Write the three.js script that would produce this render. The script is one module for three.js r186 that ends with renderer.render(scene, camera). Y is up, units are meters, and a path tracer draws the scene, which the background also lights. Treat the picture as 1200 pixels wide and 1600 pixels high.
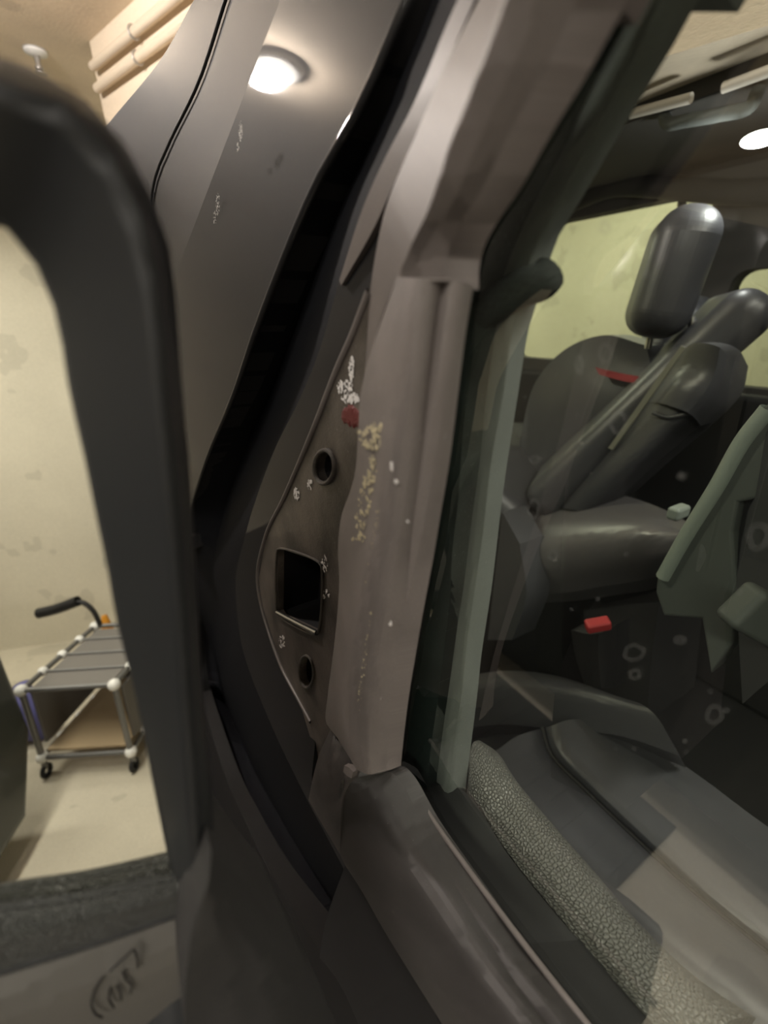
import * as THREE from 'three';
import { RoundedBoxGeometry } from 'three/addons/geometries/RoundedBoxGeometry.js';
import { RectAreaLightUniformsLib } from 'three/addons/lights/RectAreaLightUniformsLib.js';
import * as BGU from 'three/addons/utils/BufferGeometryUtils.js';

// ---------------------------------------------------------------- camera, exposure, lights
const V = (x, y, z) => new THREE.Vector3(x, y, z);
const scene = new THREE.Scene();
scene.background = new THREE.Color(0x000000);
const renderer = new THREE.WebGLRenderer({ antialias: true });
renderer.toneMapping = THREE.LinearToneMapping;
renderer.toneMappingExposure = 1.35;
renderer.shadowMap.enabled = true;
RectAreaLightUniformsLib.init();

const FOC = 700, CX = 600, CY = 800;                       // focal length in pixels of the 1200x1600 frame
const HEAD = 31.7 * Math.PI / 180, PITCH = 23.2 * Math.PI / 180;
const EYE = V(-0.147, 1.55, 0);
const fwd = V(Math.sin(HEAD) * Math.cos(PITCH), -Math.sin(PITCH), -Math.cos(HEAD) * Math.cos(PITCH));
const rgt = V(Math.cos(HEAD), 0, Math.sin(HEAD));
const upc = V().crossVectors(rgt, fwd);
const camera = new THREE.PerspectiveCamera(2 * Math.atan(CY / FOC) * 180 / Math.PI, 0.75, 0.01, 60);
camera.position.copy(EYE);
camera.lookAt(EYE.clone().add(fwd));
camera.focus = 0.40;
camera.userData.fStop = 4.5;
scene.add(camera);

// survey helpers: where a sight line meets a plane of the car or the garage
const sight = (px, py) => V().addScaledVector(rgt, px - CX).addScaledVector(upc, CY - py).addScaledVector(fwd, FOC);
const onX = (px, py, x) => { const d = sight(px, py); return EYE.clone().addScaledVector(d, (x - EYE.x) / d.x); };
const onY = (px, py, y) => { const d = sight(px, py); return EYE.clone().addScaledVector(d, (y - EYE.y) / d.y); };
const atD = (px, py, D) => EYE.clone().addScaledVector(sight(px, py), D / FOC);
const onPlane = (px, py, p0, n) => { const d = sight(px, py); return EYE.clone().addScaledVector(d, p0.clone().sub(EYE).dot(n) / d.dot(n)); };

const CEIL = 2.6;
const LAMP = {                                             // the garage's lamps, all under the ceiling
  key: V(-0.52, 2.55, -1.70),
};

// ---------------------------------------------------------------- random, textures
let seed = 7;
const rnd = () => { seed = (seed * 1664525 + 1013904223) >>> 0; return seed / 4294967296; };
const hash = (x, y, s = 0) => { let h = (x * 374761393 + y * 668265263 + s * 974634527) | 0; h = Math.imul(h ^ (h >>> 13), 1274126177); return ((h ^ (h >>> 16)) >>> 0) / 4294967296; };
const wrap = (a, n) => ((a % n) + n) % n;
function vnoise(x, y, per, s) {
  const xi = Math.floor(x), yi = Math.floor(y), fx = x - xi, fy = y - yi, sx = fx * fx * (3 - 2 * fx), sy = fy * fy * (3 - 2 * fy);
  const h = (i, j) => hash(wrap(i, per), wrap(j, per), s);
  return (h(xi, yi) * (1 - sx) + h(xi + 1, yi) * sx) * (1 - sy) + (h(xi, yi + 1) * (1 - sx) + h(xi + 1, yi + 1) * sx) * sy;
}
const fbm = (u, v, base, s, oct = 4) => { let a = 0, w = 0.5, f = base; for (let i = 0; i < oct; i++) { a += w * vnoise(u * f, v * f, f, s + i); f *= 2; w *= 0.5; } return a; };
function tex(size, fn, rx, ry, srgb = true) {
  const d = new Uint8Array(size * size * 4);
  for (let j = 0; j < size; j++) for (let i = 0; i < size; i++) {
    const c = fn(i / size, j / size, i, j), k = (j * size + i) * 4;
    d[k] = Math.min(255, Math.max(0, c[0])); d[k + 1] = Math.min(255, Math.max(0, c[1])); d[k + 2] = Math.min(255, Math.max(0, c[2])); d[k + 3] = 255;
  }
  const t = new THREE.DataTexture(d, size, size);
  t.wrapS = t.wrapT = THREE.RepeatWrapping; t.magFilter = THREE.LinearFilter; t.minFilter = THREE.LinearMipmapLinearFilter; t.generateMipmaps = true;
  t.repeat.set(rx, ry); if (srgb) t.colorSpace = THREE.SRGBColorSpace; t.needsUpdate = true;
  return t;
}
// speckled dust and fine scratches on a base colour (uv in metres)
function dustTex(base, amount, mottled, s, rep) {
  const N = 512, spots = new Float32Array(N * N);
  let sd = s * 7919 + 11; const r = () => { sd = (sd * 1664525 + 1013904223) >>> 0; return sd / 4294967296; };
  for (let k = 0; k < amount; k++) {
    const x = Math.floor(r() * N), y = Math.floor(r() * N), b = 0.25 + 0.75 * r() * r(), big = r() < 0.12;
    const put = (i, j, v) => { const q = wrap(j, N) * N + wrap(i, N); spots[q] = Math.max(spots[q], v); };
    put(x, y, b);
    if (big) { const L = 2 + Math.floor(r() * 7), a = r() * 6.28; for (let m = 0; m < L; m++) put(Math.round(x + Math.cos(a) * m), Math.round(y + Math.sin(a) * m), b * 0.8); put(x + 1, y, b); put(x, y + 1, b); }
  }
  return tex(N, (u, v, i, j) => {
    const m = 1 + mottled * (fbm(u, v, 6, s) - 0.5) * 2 + 0.10 * (hash(i, j, s) - 0.5), w = spots[j * N + i] * 0.8;
    return base.map(c => c * m * (1 - w) + 190 * w);
  }, rep, rep);
}
// pebbled leather height
function pebbleTex(cells, s, rep) {
  const N = 512;
  return tex(N, (u, v) => {
    const x = u * cells, y = v * cells, xi = Math.floor(x), yi = Math.floor(y); let d1 = 9, d2 = 9;
    for (let a = -1; a <= 1; a++) for (let b = -1; b <= 1; b++) {
      const cx = wrap(xi + a, cells), cy = wrap(yi + b, cells);
      const px = xi + a + 0.1 + 0.8 * hash(cx, cy, s), py = yi + b + 0.1 + 0.8 * hash(cx, cy, s + 1);
      const d = Math.hypot(px - x, py - y); if (d < d1) { d2 = d1; d1 = d; } else if (d < d2) d2 = d;
    }
    const h = Math.min(1, (d2 - d1) * 2.2); const g = 255 * (0.15 + 0.85 * Math.sqrt(h)) * (0.9 + 0.1 * fbm(u, v, 16, s)); return [g, g, g];
  }, rep, rep, false);
}
const grainTex = (s, rep) => tex(256, (u, v, i, j) => { const g = 255 * (0.5 * hash(i, j, s) + 0.5 * fbm(u, v, 32, s, 3)); return [g, g, g]; }, rep, rep, false);

// ---------------------------------------------------------------- materials
const std = o => new THREE.MeshPhysicalMaterial(Object.assign({ side: THREE.DoubleSide }, o));
const lin = (r, g, b) => new THREE.Color().setRGB(r, g, b);
const concrete = (c, s, rep = 0.5, amp = 0.12) => std({ map: tex(512, (u, v, i, j) => { const m = 1 + amp * (fbm(u, v, 4, s, 6) - 0.5) * 2 + 0.05 * (hash(i, j, s) - 0.5); const d = fbm(u, v, 9, s + 40, 4) > 0.63 ? 0.94 : 1; return c.map(x => x * m * d); }, rep, rep), roughness: 0.85, bumpMap: grainTex(s, 4), bumpScale: 0.0015 });
const M = {
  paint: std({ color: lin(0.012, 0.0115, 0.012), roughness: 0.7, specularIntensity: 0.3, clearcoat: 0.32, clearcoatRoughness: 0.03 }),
  fender: std({ color: lin(0.014, 0.0135, 0.0135), roughness: 0.75, specularIntensity: 0.2 }),
  jamb: std({ color: lin(0.007, 0.0073, 0.009), roughness: 0.75, specularIntensity: 0.15 }),
  sail: std({ map: dustTex([72, 66, 61], 500, 0.5, 3, 6), roughness: 0.4, specularIntensity: 0.5, clearcoat: 0.12, clearcoatRoughness: 0.1, bumpMap: grainTex(5, 8), bumpScale: 0.0003 }),
  trim: std({ map: dustTex([104, 97, 94], 320, 0.10, 4, 6), roughness: 0.5, bumpMap: grainTex(6, 30), bumpScale: 0.0001 }),
  frame: std({ map: dustTex([92, 85, 82], 120, 0.06, 8, 6), roughness: 0.45 }),
  molding: std({ map: dustTex([50, 47, 46], 160, 0.12, 9, 5), roughness: 0.55, bumpMap: grainTex(10, 30), bumpScale: 0.0001 }),
  mouldEnd: std({ map: dustTex([50, 46, 45], 1400, 0.4, 12, 9), roughness: 0.6 }),
  rubber: std({ color: lin(0.006, 0.006, 0.007), roughness: 0.55 }),
  flock: std({ map: dustTex([52, 58, 56], 2600, 0.25, 14, 7), roughness: 0.9 }),
  glassRun: std({ map: dustTex([36, 46, 45], 900, 0.2, 15, 7), roughness: 0.4 }),
  innerTrim: std({ map: dustTex([112, 117, 115], 150, 0.05, 16, 6), roughness: 0.75 }),
  leather: std({ color: lin(0.15, 0.15, 0.14), roughness: 0.38, bumpMap: pebbleTex(40, 21, 9), bumpScale: 0.0022 }),
  leatherSmall: std({ color: lin(0.055, 0.056, 0.052), roughness: 0.42, bumpMap: pebbleTex(40, 22, 18), bumpScale: 0.0025 }),
  black: std({ color: lin(0.008, 0.008, 0.009), roughness: 0.6 }),
  housing: std({ color: lin(0.015, 0.0155, 0.0165), roughness: 0.36, bumpMap: grainTex(30, 40), bumpScale: 0.00008 }),
  arm: std({ color: lin(0.028, 0.026, 0.026), roughness: 0.55, bumpMap: grainTex(31, 30), bumpScale: 0.0003 }),
  ledgePanel: std({ color: lin(0.075, 0.070, 0.063), roughness: 0.5 }),
  ink: std({ color: lin(0.008, 0.007, 0.007), roughness: 0.6 }),
  mirror: std({ color: lin(0.93, 0.93, 0.86), metalness: 1, roughness: 0.015 }),
  glass: std({ color: lin(0.86, 0.89, 0.82), transmission: 1, thickness: 0, roughness: 0, ior: 2.35 }),
  glassFar: std({ color: lin(0.82, 0.87, 0.74), transmission: 1, thickness: 0, roughness: 0, ior: 1.5 }),
  seat: std({ color: lin(0.056, 0.057, 0.064), roughness: 0.40 }),
  plastic: std({ color: lin(0.075, 0.085, 0.080), roughness: 0.6 }),
  console: std({ color: lin(0.115, 0.11, 0.115), roughness: 0.32 }),
  dark: std({ color: lin(0.011, 0.011, 0.012), roughness: 0.7 }),
  headliner: std({ color: lin(0.060, 0.056, 0.052), roughness: 0.9 }),
  red: std({ color: lin(0.42, 0.035, 0.04), roughness: 0.5 }),
  redDark: std({ color: lin(0.22, 0.025, 0.03), roughness: 0.8 }),
  chrome: std({ color: lin(0.6, 0.6, 0.58), metalness: 1, roughness: 0.25 }),
  pale: std({ color: lin(0.62, 0.57, 0.50), roughness: 0.5 }),
  paleGreen: std({ color: lin(0.26, 0.30, 0.27), roughness: 0.5 }),
  strap: std({ color: lin(0.20, 0.20, 0.16), roughness: 0.7 }),
  residueAndGlint: std({ color: lin(0.55, 0.52, 0.50), roughness: 0.8 }),
  residueTan: std({ color: lin(0.42, 0.36, 0.23), roughness: 0.8 }),
  residueRed: std({ color: lin(0.09, 0.012, 0.012), roughness: 0.5 }),
  spot: std({ color: lin(0.16, 0.16, 0.155), roughness: 0.9 }),
  tube: std({ color: lin(0.20, 0.20, 0.20), roughness: 0.4, metalness: 0.6 }),
  white: std({ color: lin(0.82, 0.82, 0.80), roughness: 0.4 }),
  greyBoard: std({ color: lin(0.17, 0.16, 0.15), roughness: 0.7 }),
  blue: std({ color: lin(0.13, 0.13, 0.36), roughness: 0.6 }),
  orange: std({ color: lin(0.75, 0.32, 0.03), roughness: 0.5 }),
  yellow: std({ color: lin(0.75, 0.62, 0.22), roughness: 0.5 }),
  wood: std({ color: lin(0.42, 0.32, 0.20), roughness: 0.7 }),
  carGreen: std({ color: lin(0.032, 0.038, 0.033), roughness: 0.5, clearcoat: 0.3, clearcoatRoughness: 0.08 }),
  tyre: std({ color: lin(0.012, 0.012, 0.012), roughness: 0.9 }),
  darkGlass: std({ color: lin(0.01, 0.012, 0.012), roughness: 0.05 }),
  ceiling: concrete([224, 209, 187], 51, 0.6),
  wallMat: concrete([206, 200, 184], 52, 0.4, 0.08),
  wallGreen: concrete([205, 203, 180], 53, 0.4, 0.06),
  floorMat: concrete([196, 189, 172], 54, 0.5, 0.10),
  lampGlow: new THREE.MeshStandardMaterial({ color: 0xffffff, emissive: new THREE.Color(1, 0.93, 0.84), emissiveIntensity: 12 }),
  tubeGlow: new THREE.MeshStandardMaterial({ color: 0xffffff, emissive: new THREE.Color(1, 0.95, 0.84), emissiveIntensity: 4 }),
  spotGlow: new THREE.MeshStandardMaterial({ color: 0xffffff, emissive: new THREE.Color(1, 1, 1), emissiveIntensity: 4 }),
  steel: std({ color: lin(0.45, 0.43, 0.40), metalness: 0.7, roughness: 0.4 }),
};

// ---------------------------------------------------------------- building helpers
const taken = {};
const numbered = n => { const k = taken[n] = (taken[n] ?? -1) + 1; return k ? n + '_' + String(k).padStart(3, '0') : n; };
function part(name, geo, mat, parent) {
  const m = new THREE.Mesh(geo, mat); m.name = name; m.castShadow = m.receiveShadow = true; parent.add(m); return m;
}
function thing(name, label, category, pos = [0, 0, 0], group) {
  const g = new THREE.Group(); g.name = numbered(name); g.position.set(...pos); g.userData = { label, category }; if (group) g.userData.group = group; scene.add(g); return g;
}
function struct(name, geo, mat, label) {
  const m = part(name, geo, mat, scene); m.userData = { kind: 'structure', label, category: name.split('_')[0] }; return m;
}
function resample(pts, n, smooth = true) {
  const c = smooth && pts.length > 2 ? new THREE.CatmullRomCurve3(pts, false, 'centripetal') : null;
  if (c) { c.arcLengthDivisions = 400; return c.getSpacedPoints(n); }
  const L = [0]; for (let i = 1; i < pts.length; i++) L.push(L[i - 1] + pts[i].distanceTo(pts[i - 1]));
  const out = [];
  for (let k = 0; k <= n; k++) { const s = L[L.length - 1] * k / n; let i = 1; while (i < pts.length - 1 && L[i] < s) i++; out.push(pts[i - 1].clone().lerp(pts[i], (s - L[i - 1]) / Math.max(1e-9, L[i] - L[i - 1]))); }
  return out;
}
// solid sheet lofted through feature lines; the back follows the front at a distance
function sheet(lines, { n = 40, thick = V(0.008, 0, 0), round = 0, crease = 0.7, closed = false, smooth = true } = {}) {
  let rows = lines.map(l => resample(l, n, smooth));
  if (round) {
    round = Math.ceil(round / (lines.length - 1)) * (lines.length - 1);
    const cols = []; for (let i = 0; i <= n; i++) cols.push(lines.length > 2 ? new THREE.CatmullRomCurve3(rows.map(r => r[i]), false, 'centripetal').getPoints(round) : resample(rows.map(r => r[i]), round));
    rows = []; for (let k = 0; k <= round; k++) rows.push(cols.map(c => c[k]));
  }
  const R = rows.length, C = n + 1, pos = [], uv = [], idx = [];
  const acc = [0]; for (let r = 1; r < R; r++) acc.push(acc[r - 1] + rows[r][C >> 1].distanceTo(rows[r - 1][C >> 1]));
  for (let side = 0; side < 2; side++) for (let r = 0; r < R; r++) { let len = 0; for (let c = 0; c < C; c++) { const p = rows[r][c]; if (c) len += p.distanceTo(rows[r][c - 1]); const q = side ? p.clone().add(thick) : p; pos.push(q.x, q.y, q.z); uv.push(acc[r], len); } }
  const id = (s, r, c) => s * R * C + r * C + c;
  for (let r = 0; r < R - 1; r++) for (let c = 0; c < C - 1; c++) {
    idx.push(id(0, r, c), id(0, r + 1, c), id(0, r, c + 1), id(0, r + 1, c), id(0, r + 1, c + 1), id(0, r, c + 1));
    idx.push(id(1, r, c), id(1, r, c + 1), id(1, r + 1, c), id(1, r + 1, c), id(1, r, c + 1), id(1, r + 1, c + 1));
  }
  for (let r = 0; r < R - 1; r++) for (const c of [0, C - 1]) idx.push(id(0, r, c), id(1, r, c), id(0, r + 1, c), id(1, r, c), id(1, r + 1, c), id(0, r + 1, c));
  for (const r of [0, R - 1]) for (let c = 0; c < C - 1; c++) idx.push(id(0, r, c), id(0, r, c + 1), id(1, r, c), id(1, r, c), id(0, r, c + 1), id(1, r, c + 1));
  const g = new THREE.BufferGeometry(); g.setAttribute('position', new THREE.Float32BufferAttribute(pos, 3)); g.setAttribute('uv', new THREE.Float32BufferAttribute(uv, 2)); g.setIndex(idx);
  return BGU.toCreasedNormals(g, crease);
}
function sheetSingle([a, b], [c, d]) { const g = new THREE.BufferGeometry(); g.setAttribute('position', new THREE.Float32BufferAttribute([a, b, c, b, d, c].flatMap(p => p.toArray()), 3)); g.setAttribute('uv', new THREE.Float32BufferAttribute([0, 1, 0, 0, 1, 1, 0, 0, 1, 0, 1, 1], 2)); g.computeVertexNormals(); return g; }
// a plate cut in a plane x = const: outlines are given in (z, y)
function plateX(outline, holes, x, depth, bevel = 0) {
  const sh = new THREE.Shape(outline.map(p => new THREE.Vector2(-p.z, p.y)));
  for (const h of holes) sh.holes.push(new THREE.Path(h.map(p => new THREE.Vector2(-p.z, p.y))));
  const g = new THREE.ExtrudeGeometry(sh, { depth, bevelEnabled: bevel > 0, bevelSize: bevel, bevelThickness: bevel, bevelSegments: 3, curveSegments: 12 });
  g.rotateY(Math.PI / 2); // shape x -> -z, depth -> +x
  g.translate(x, 0, 0);
  return g;
}
function flakes(name, centres, mat, parent, size, x) {
  const gs = [];
  for (const [px, py, w, h, n] of centres) for (let k = 0; k < n; k++) {
    const a = rnd() * 6.283, rr = Math.sqrt(rnd()), p = onX(px + Math.cos(a) * rr * w, py + Math.sin(a) * rr * h, x);
    const s = size * (0.4 + rnd()); const g = new THREE.IcosahedronGeometry(s, 0); g.scale(0.35, 0.6 + rnd(), 0.6 + rnd() * 1.4); g.rotateX(rnd() * 6.28); g.translate(p.x, p.y, p.z); gs.push(g);
  }
  const m = part(name, BGU.mergeGeometries(gs), mat, parent); m.userData.kind = 'stuff'; return m;
}
const tube = (pts, r, seg = 40, rad = 8, closed = false) => new THREE.TubeGeometry(new THREE.CatmullRomCurve3(pts, closed, 'centripetal'), seg, r, rad, closed);
const rbox = (w, h, d, r = 0.02, s = 4) => new RoundedBoxGeometry(w, h, d, s, Math.min(r, w / 2.01, h / 2.01, d / 2.01));
const box = (x0, x1, y0, y1, z0, z1) => { const g = new THREE.BoxGeometry(x1 - x0, y1 - y0, z1 - z0); g.translate((x0 + x1) / 2, (y0 + y1) / 2, (z0 + z1) / 2); const p = g.attributes.position, n = g.attributes.normal, uv = g.attributes.uv; for (let i = 0; i < p.count; i++) { const ax = Math.abs(n.getX(i)), ay = Math.abs(n.getY(i)); if (ax > 0.5) uv.setXY(i, p.getZ(i), p.getY(i)); else if (ay > 0.5) uv.setXY(i, p.getX(i), p.getZ(i)); else uv.setXY(i, p.getX(i), p.getY(i)); } return g; };
const X = (x, arr) => arr.map(([a, b, xx]) => onX(a, b, xx ?? x));

// ---------------------------------------------------------------- the garage
const RX0 = -4.2, RX1 = 3.0, RZ0 = -4.2, RZ1 = 2.75;
struct('floor', box(RX0 - 0.2, RX1 + 0.2, -0.2, 0, RZ0 - 0.2, RZ1 + 0.2), M.floorMat, 'pale worn concrete garage floor');
struct('ceiling', box(RX0 - 0.2, RX1 + 0.2, CEIL, CEIL + 0.2, RZ0 - 0.2, RZ1 + 0.2), M.ceiling, 'beige concrete garage ceiling');
struct('wall_left', box(RX0 - 0.2, RX0, 0, CEIL, RZ0 - 0.2, RZ1 + 0.2), M.wallMat, 'pale garage wall beside the parked grey car');
struct('wall_right', box(RX1, RX1 + 0.2, 0, CEIL, RZ0 - 0.2, RZ1 + 0.2), M.wallGreen, 'pale wall seen through the car windows');
struct('wall_front', box(RX0, RX1, 0, CEIL, RZ0 - 0.2, RZ0), M.wallMat, 'pale garage wall ahead of the car');
struct('wall_rear', box(RX0, RX1, 0, CEIL, RZ1, RZ1 + 0.2), M.wallMat, 'pale garage wall behind the cart');

// downstand beam with conduits, upper left of the photograph
{
  const a = onY(140, 65, CEIL), b = onY(210, 0, CEIL), dir = b.clone().sub(a).setY(0).normalize(), nrm = V(-dir.z, 0, dir.x); if (nrm.x > 0) nrm.negate();
  const L = 2.6, beam = thing('ceiling_beam', 'beige concrete beam under the ceiling beside the black windscreen pillar', 'beam', [0, 0, 0]);
  const depthY = 0.62;
  const g = new THREE.BoxGeometry(0.45, depthY, L); const m = part('beam_body', g, M.ceiling, beam);
  const mid = a.clone().addScaledVector(dir, L / 2).addScaledVector(nrm, -0.225);
  m.position.set(mid.x, CEIL - depthY / 2, mid.z); m.rotation.y = Math.atan2(dir.x, dir.z);
  [0.10, 0.17, 0.33].forEach((dy, i) => {
    const s = a.clone().addScaledVector(nrm, 0.03).addScaledVector(dir, 0.05), e = s.clone().addScaledVector(dir, L - 0.1); s.y = e.y = CEIL - dy;
    const t = thing('conduit_pipe', ['beige conduit pipe highest on the ceiling beam', 'beige conduit pipe second from top on the ceiling beam', 'beige conduit pipe lowest on the ceiling beam'][i], 'pipe', [0, 0, 0], 'conduits on the beam');
    part('pipe', tube([s, s.clone().lerp(e, 0.5), e], i === 2 ? 0.020 : 0.016, 24, 10), M.ceiling, t);
    for (const k of [0.15, 0.5, 0.85]) { const c = part('clip', new THREE.TorusGeometry(i === 2 ? 0.023 : 0.019, 0.004, 6, 16), M.steel, t); c.position.copy(s.clone().lerp(e, k)); c.rotation.y = Math.atan2(dir.x, dir.z); }
  });
  const sp = onY(55, 78, CEIL);
  const s = thing('ceiling_sprinkler', 'small white sprinkler head hanging from the beige ceiling', 'sprinkler', [sp.x, CEIL, sp.z]);
  const rose = part('rose', new THREE.LatheGeometry([[0.0, 0], [0.045, 0], [0.042, -0.012], [0.018, -0.02], [0.0, -0.02]].map(p => new THREE.Vector2(...p)), 24), M.white, s);
  part('stem', new THREE.LatheGeometry([[0.0, -0.018], [0.012, -0.018], [0.010, -0.05], [0.016, -0.055], [0.016, -0.068], [0.0, -0.07]].map(p => new THREE.Vector2(...p)), 16), M.steel, s);
  part('deflector', new THREE.CylinderGeometry(0.024, 0.024, 0.004, 20).translate(0, -0.078, 0), M.steel, s);
}

// lamps
function ceilingLamp(name, label, p, r, power, colour) {
  const t = thing(name, label, 'lamp', [p.x, p.y, p.z]);
  const h = CEIL - p.y;
  part('canopy', new THREE.LatheGeometry([[0, h], [r * 1.12, h], [r * 1.12, 0.026], [r * 1.04, 0.018], [0, 0.018]].map(q => new THREE.Vector2(...q)), 32), M.white, t);
  const d = part('diffuser', new THREE.SphereGeometry(r, 24, 12, 0, Math.PI * 2, Math.PI / 2, Math.PI / 2).scale(1, 0.45, 1).translate(0, 0.018, 0), M.lampGlow, t);
  d.castShadow = false;
  const l = new THREE.PointLight(colour, power, 0, 2); l.position.set(0, -r * 0.45 + 0.004, 0); l.castShadow = true; l.shadow.radius = 2.5; l.name = 'lamp_light'; t.add(l);
  return t;
}
function addedTubeLamp(label, x, z, len, alongX, power) {  // unseen tube lamps, added to lift the light in parts of the garage
  const t = thing('added_tube_lamp', label, 'lamp', [x, CEIL, z], 'added ceiling tube lamps'); if (alongX) t.rotation.y = Math.PI / 2;
  part('tray', rbox(0.22, 0.06, len, 0.015).translate(0, -0.03, 0), M.white, t);
  for (const s of [-0.05, 0.05]) { const g = part('tube', new THREE.CylinderGeometry(0.014, 0.014, len - 0.12, 14).rotateX(Math.PI / 2).translate(s, -0.078, 0), M.tubeGlow, t); g.castShadow = false; }
  for (const e of [-1, 1]) part('end_socket', rbox(0.16, 0.045, 0.03, 0.006).translate(0, -0.078, e * (len / 2 - 0.05)), M.white, t);
  const l = new THREE.RectAreaLight(new THREE.Color(1, 0.95, 0.86), power, 0.18, len - 0.1); l.position.set(0, -0.115, 0); l.rotation.x = -Math.PI / 2; l.name = 'tube_light'; t.add(l);
  return t;
}
ceilingLamp('ceiling_lamp', 'round bright ceiling lamp mirrored in the glossy black pillar', LAMP.key, 0.075, 5, new THREE.Color(1, 0.92, 0.86));
addedTubeLamp('added tube lamp over the aisle near the far right wall', 2.35, -1.6, 1.5, false, 16);  // added to brighten the wall beyond the car
addedTubeLamp('added fill tube lamp between the two cars, behind the wing mirror', -1.05, 0.75, 1.5, false, 34);  // added for fill from behind left
addedTubeLamp('added tube lamp near the rear wall above the trolley', -2.1, 1.9, 1.2, true, 26);  // added to brighten the rear that the wing mirror shows
addedTubeLamp('added tube lamp ahead of the black car near the front wall', 1.7, -3.3, 1.5, true, 34);  // added to brighten the ceiling and beam at the front
addedTubeLamp('added tube lamp over the roof opening of the black car', 0.75, 0.45, 1.2, true, 26);  // added to light the cabin through the roof

// ---------------------------------------------------------------- the black car
const car = thing('car', 'black car with its wing mirror, bare mirror mount and dusty window', 'car');

// pillar feature lines
const K0 = [[330, -45, 0.43], [303, 0, 0.45], [255, 87, 0.50], [172, 190, 0.59], [122, 255, 0.65]].map(a => atD(...a)).concat([V(-0.085, 1.55, -1.08), V(-0.035, 1.26, -1.28)]);
const K0b = [[375, -45, 0.36], [357, 5, 0.385], [317, 127, 0.43], [267, 230, 0.50], [243, 293, 0.54]].map(a => atD(...a)).concat([V(-0.05, 1.58, -0.86), V(-0.052, 1.42, -1.02), V(-0.05, 1.24, -1.18)]);
const K1 = X(0, [[456, -40, 0.0], [438, 0, -0.003], [377, 160, -0.02], [317, 317, -0.035], [270, 443, -0.045], [235, 560, -0.055]]);
const K2 = X(0, [[652, -40, 0.0], [633, 0, -0.005], [560, 167, -0.014], [497, 277, -0.02], [450, 383, -0.026], [397, 520, -0.031], [366, 612, -0.035], [325, 710, -0.04], [299, 789, -0.045], [285, 840, -0.05]]);
const K1e = K1.concat([V(-0.055, 1.24, -1.10)]);
part('windscreen_pillar', sheet([K0, K0b, K1e], { thick: V(0.03, -0.01, 0), n: 50 }), M.paint, car);
const pillar = part('pillar_panel', sheet([K1e, K2], { thick: V(0.025, 0, 0), n: 50 }), M.paint, car);
part('pillar_gasket', tube(K0b.map(p => p.clone().add(V(-0.002, 0.002, 0))), 0.0016, 50, 6), M.rubber, car);
part('panel_edge', tube(K2.map(p => p.clone().add(V(0.001, 0, 0))), 0.0028, 60, 8), M.paint, car);

part('windscreen', BGU.mergeGeometries(K0.slice(0, 6).map((p, i) => { const far = k => V(1.44, 1.95, -1.52).lerp(V(1.44, 1.12, -2.05), k / 6), o = V(0.015, 0, 0); return sheetSingle([p.clone().add(o), K0[i + 1].clone().add(o)], [far(i), far(i + 1)]); })), M.glassFar, car);
flakes('white_smear', [[376, 205, 3, 16, 60], [372, 232, 2, 12, 20], [340, 318, 3, 18, 60], [336, 340, 3, 12, 30], [299, 375, 3, 10, 24]], M.residueAndGlint, pillar, 0.0004, -0.034);
// channel between pillar and door (recessed)
const Kr = X(0.02, [[690, -40], [660, 20], [600, 150], [545, 265], [500, 370], [462, 480], [420, 600], [385, 700], [350, 800], [330, 900], [330, 1010], [355, 1110], [400, 1210], [450, 1300], [520, 1420], [580, 1520], [630, 1600], [660, 1650]].map(([a, b]) => [a, b, b > 850 ? -0.02 : 0.012]));
const K2d = K2.slice(0, 9).concat(X(0, [[290, 850, -0.05], [292, 950, -0.06], [305, 1050, -0.075], [322, 1119, -0.085], [353, 1215, -0.083], [384, 1287, -0.08], [415, 1350, -0.075], [470, 1440, -0.07], [530, 1530, -0.065], [575, 1600, -0.06], [600, 1650, -0.06]]));
const Kf = X(0, [[735, -40, -0.012], [708, 10, -0.014], [650, 154, -0.016], [600, 250, -0.018], [567, 325, -0.018], [529, 442, -0.018], [500, 545, -0.016], [470, 620, -0.016], [426, 710, -0.016], [385, 830, -0.018], [368, 920, -0.022], [378, 1010, -0.03], [415, 1112, -0.035], [470, 1230, -0.04], [520, 1325, -0.045], [570, 1420, -0.045], [640, 1540, -0.045], [680, 1610, -0.045], [700, 1650, -0.045]]);
const K4 = X(0, [[770, -40, -0.020], [748, 0, -0.020], [700, 95, -0.02], [654, 200, -0.022], [604, 321, -0.023], [587, 396, -0.023], [577, 450, -0.023], [560, 505, -0.022], [527, 575, -0.02], [490, 669, -0.02], [445, 774, -0.02], [415, 837, -0.02], [402, 905, -0.02], [409, 950, -0.02], [437, 1036, -0.02], [467, 1096, -0.022], [484, 1150, -0.03], [480, 1235, -0.045], [527, 1330, -0.05], [565, 1392, -0.05], [599, 1452, -0.05], [640, 1519, -0.05], [692, 1602, -0.05], [720, 1650, -0.05]]);
part('door_jamb', sheet([K2d, Kr, Kf], { thick: V(0.03, 0, 0), n: 90 }), M.jamb, car);
const door = part('front_door', sheet([Kf, K4.map(p => p.clone().add(V(0.006, 0, 0)))], { thick: V(0.02, 0, 0), n: 90 }), M.paint, car);
door.userData.label = 'front door with bare mirror mount';
part('jamb_reflection_strip', sheet([X(0, [[735, -40, -0.018], [706, 20, -0.018], [650, 154, -0.02], [600, 250, -0.021], [567, 325, -0.021], [530, 438, -0.020]]), X(0, [[757, -40, -0.018], [738, 8, -0.018], [689, 121, -0.02], [625, 265, -0.021], [583, 358, -0.021], [533, 446, -0.02]])], { thick: V(0.004, 0, 0), n: 40 }), M.frame, door);  // lighter grey stands in for the gloss reflection along this strip

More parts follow.
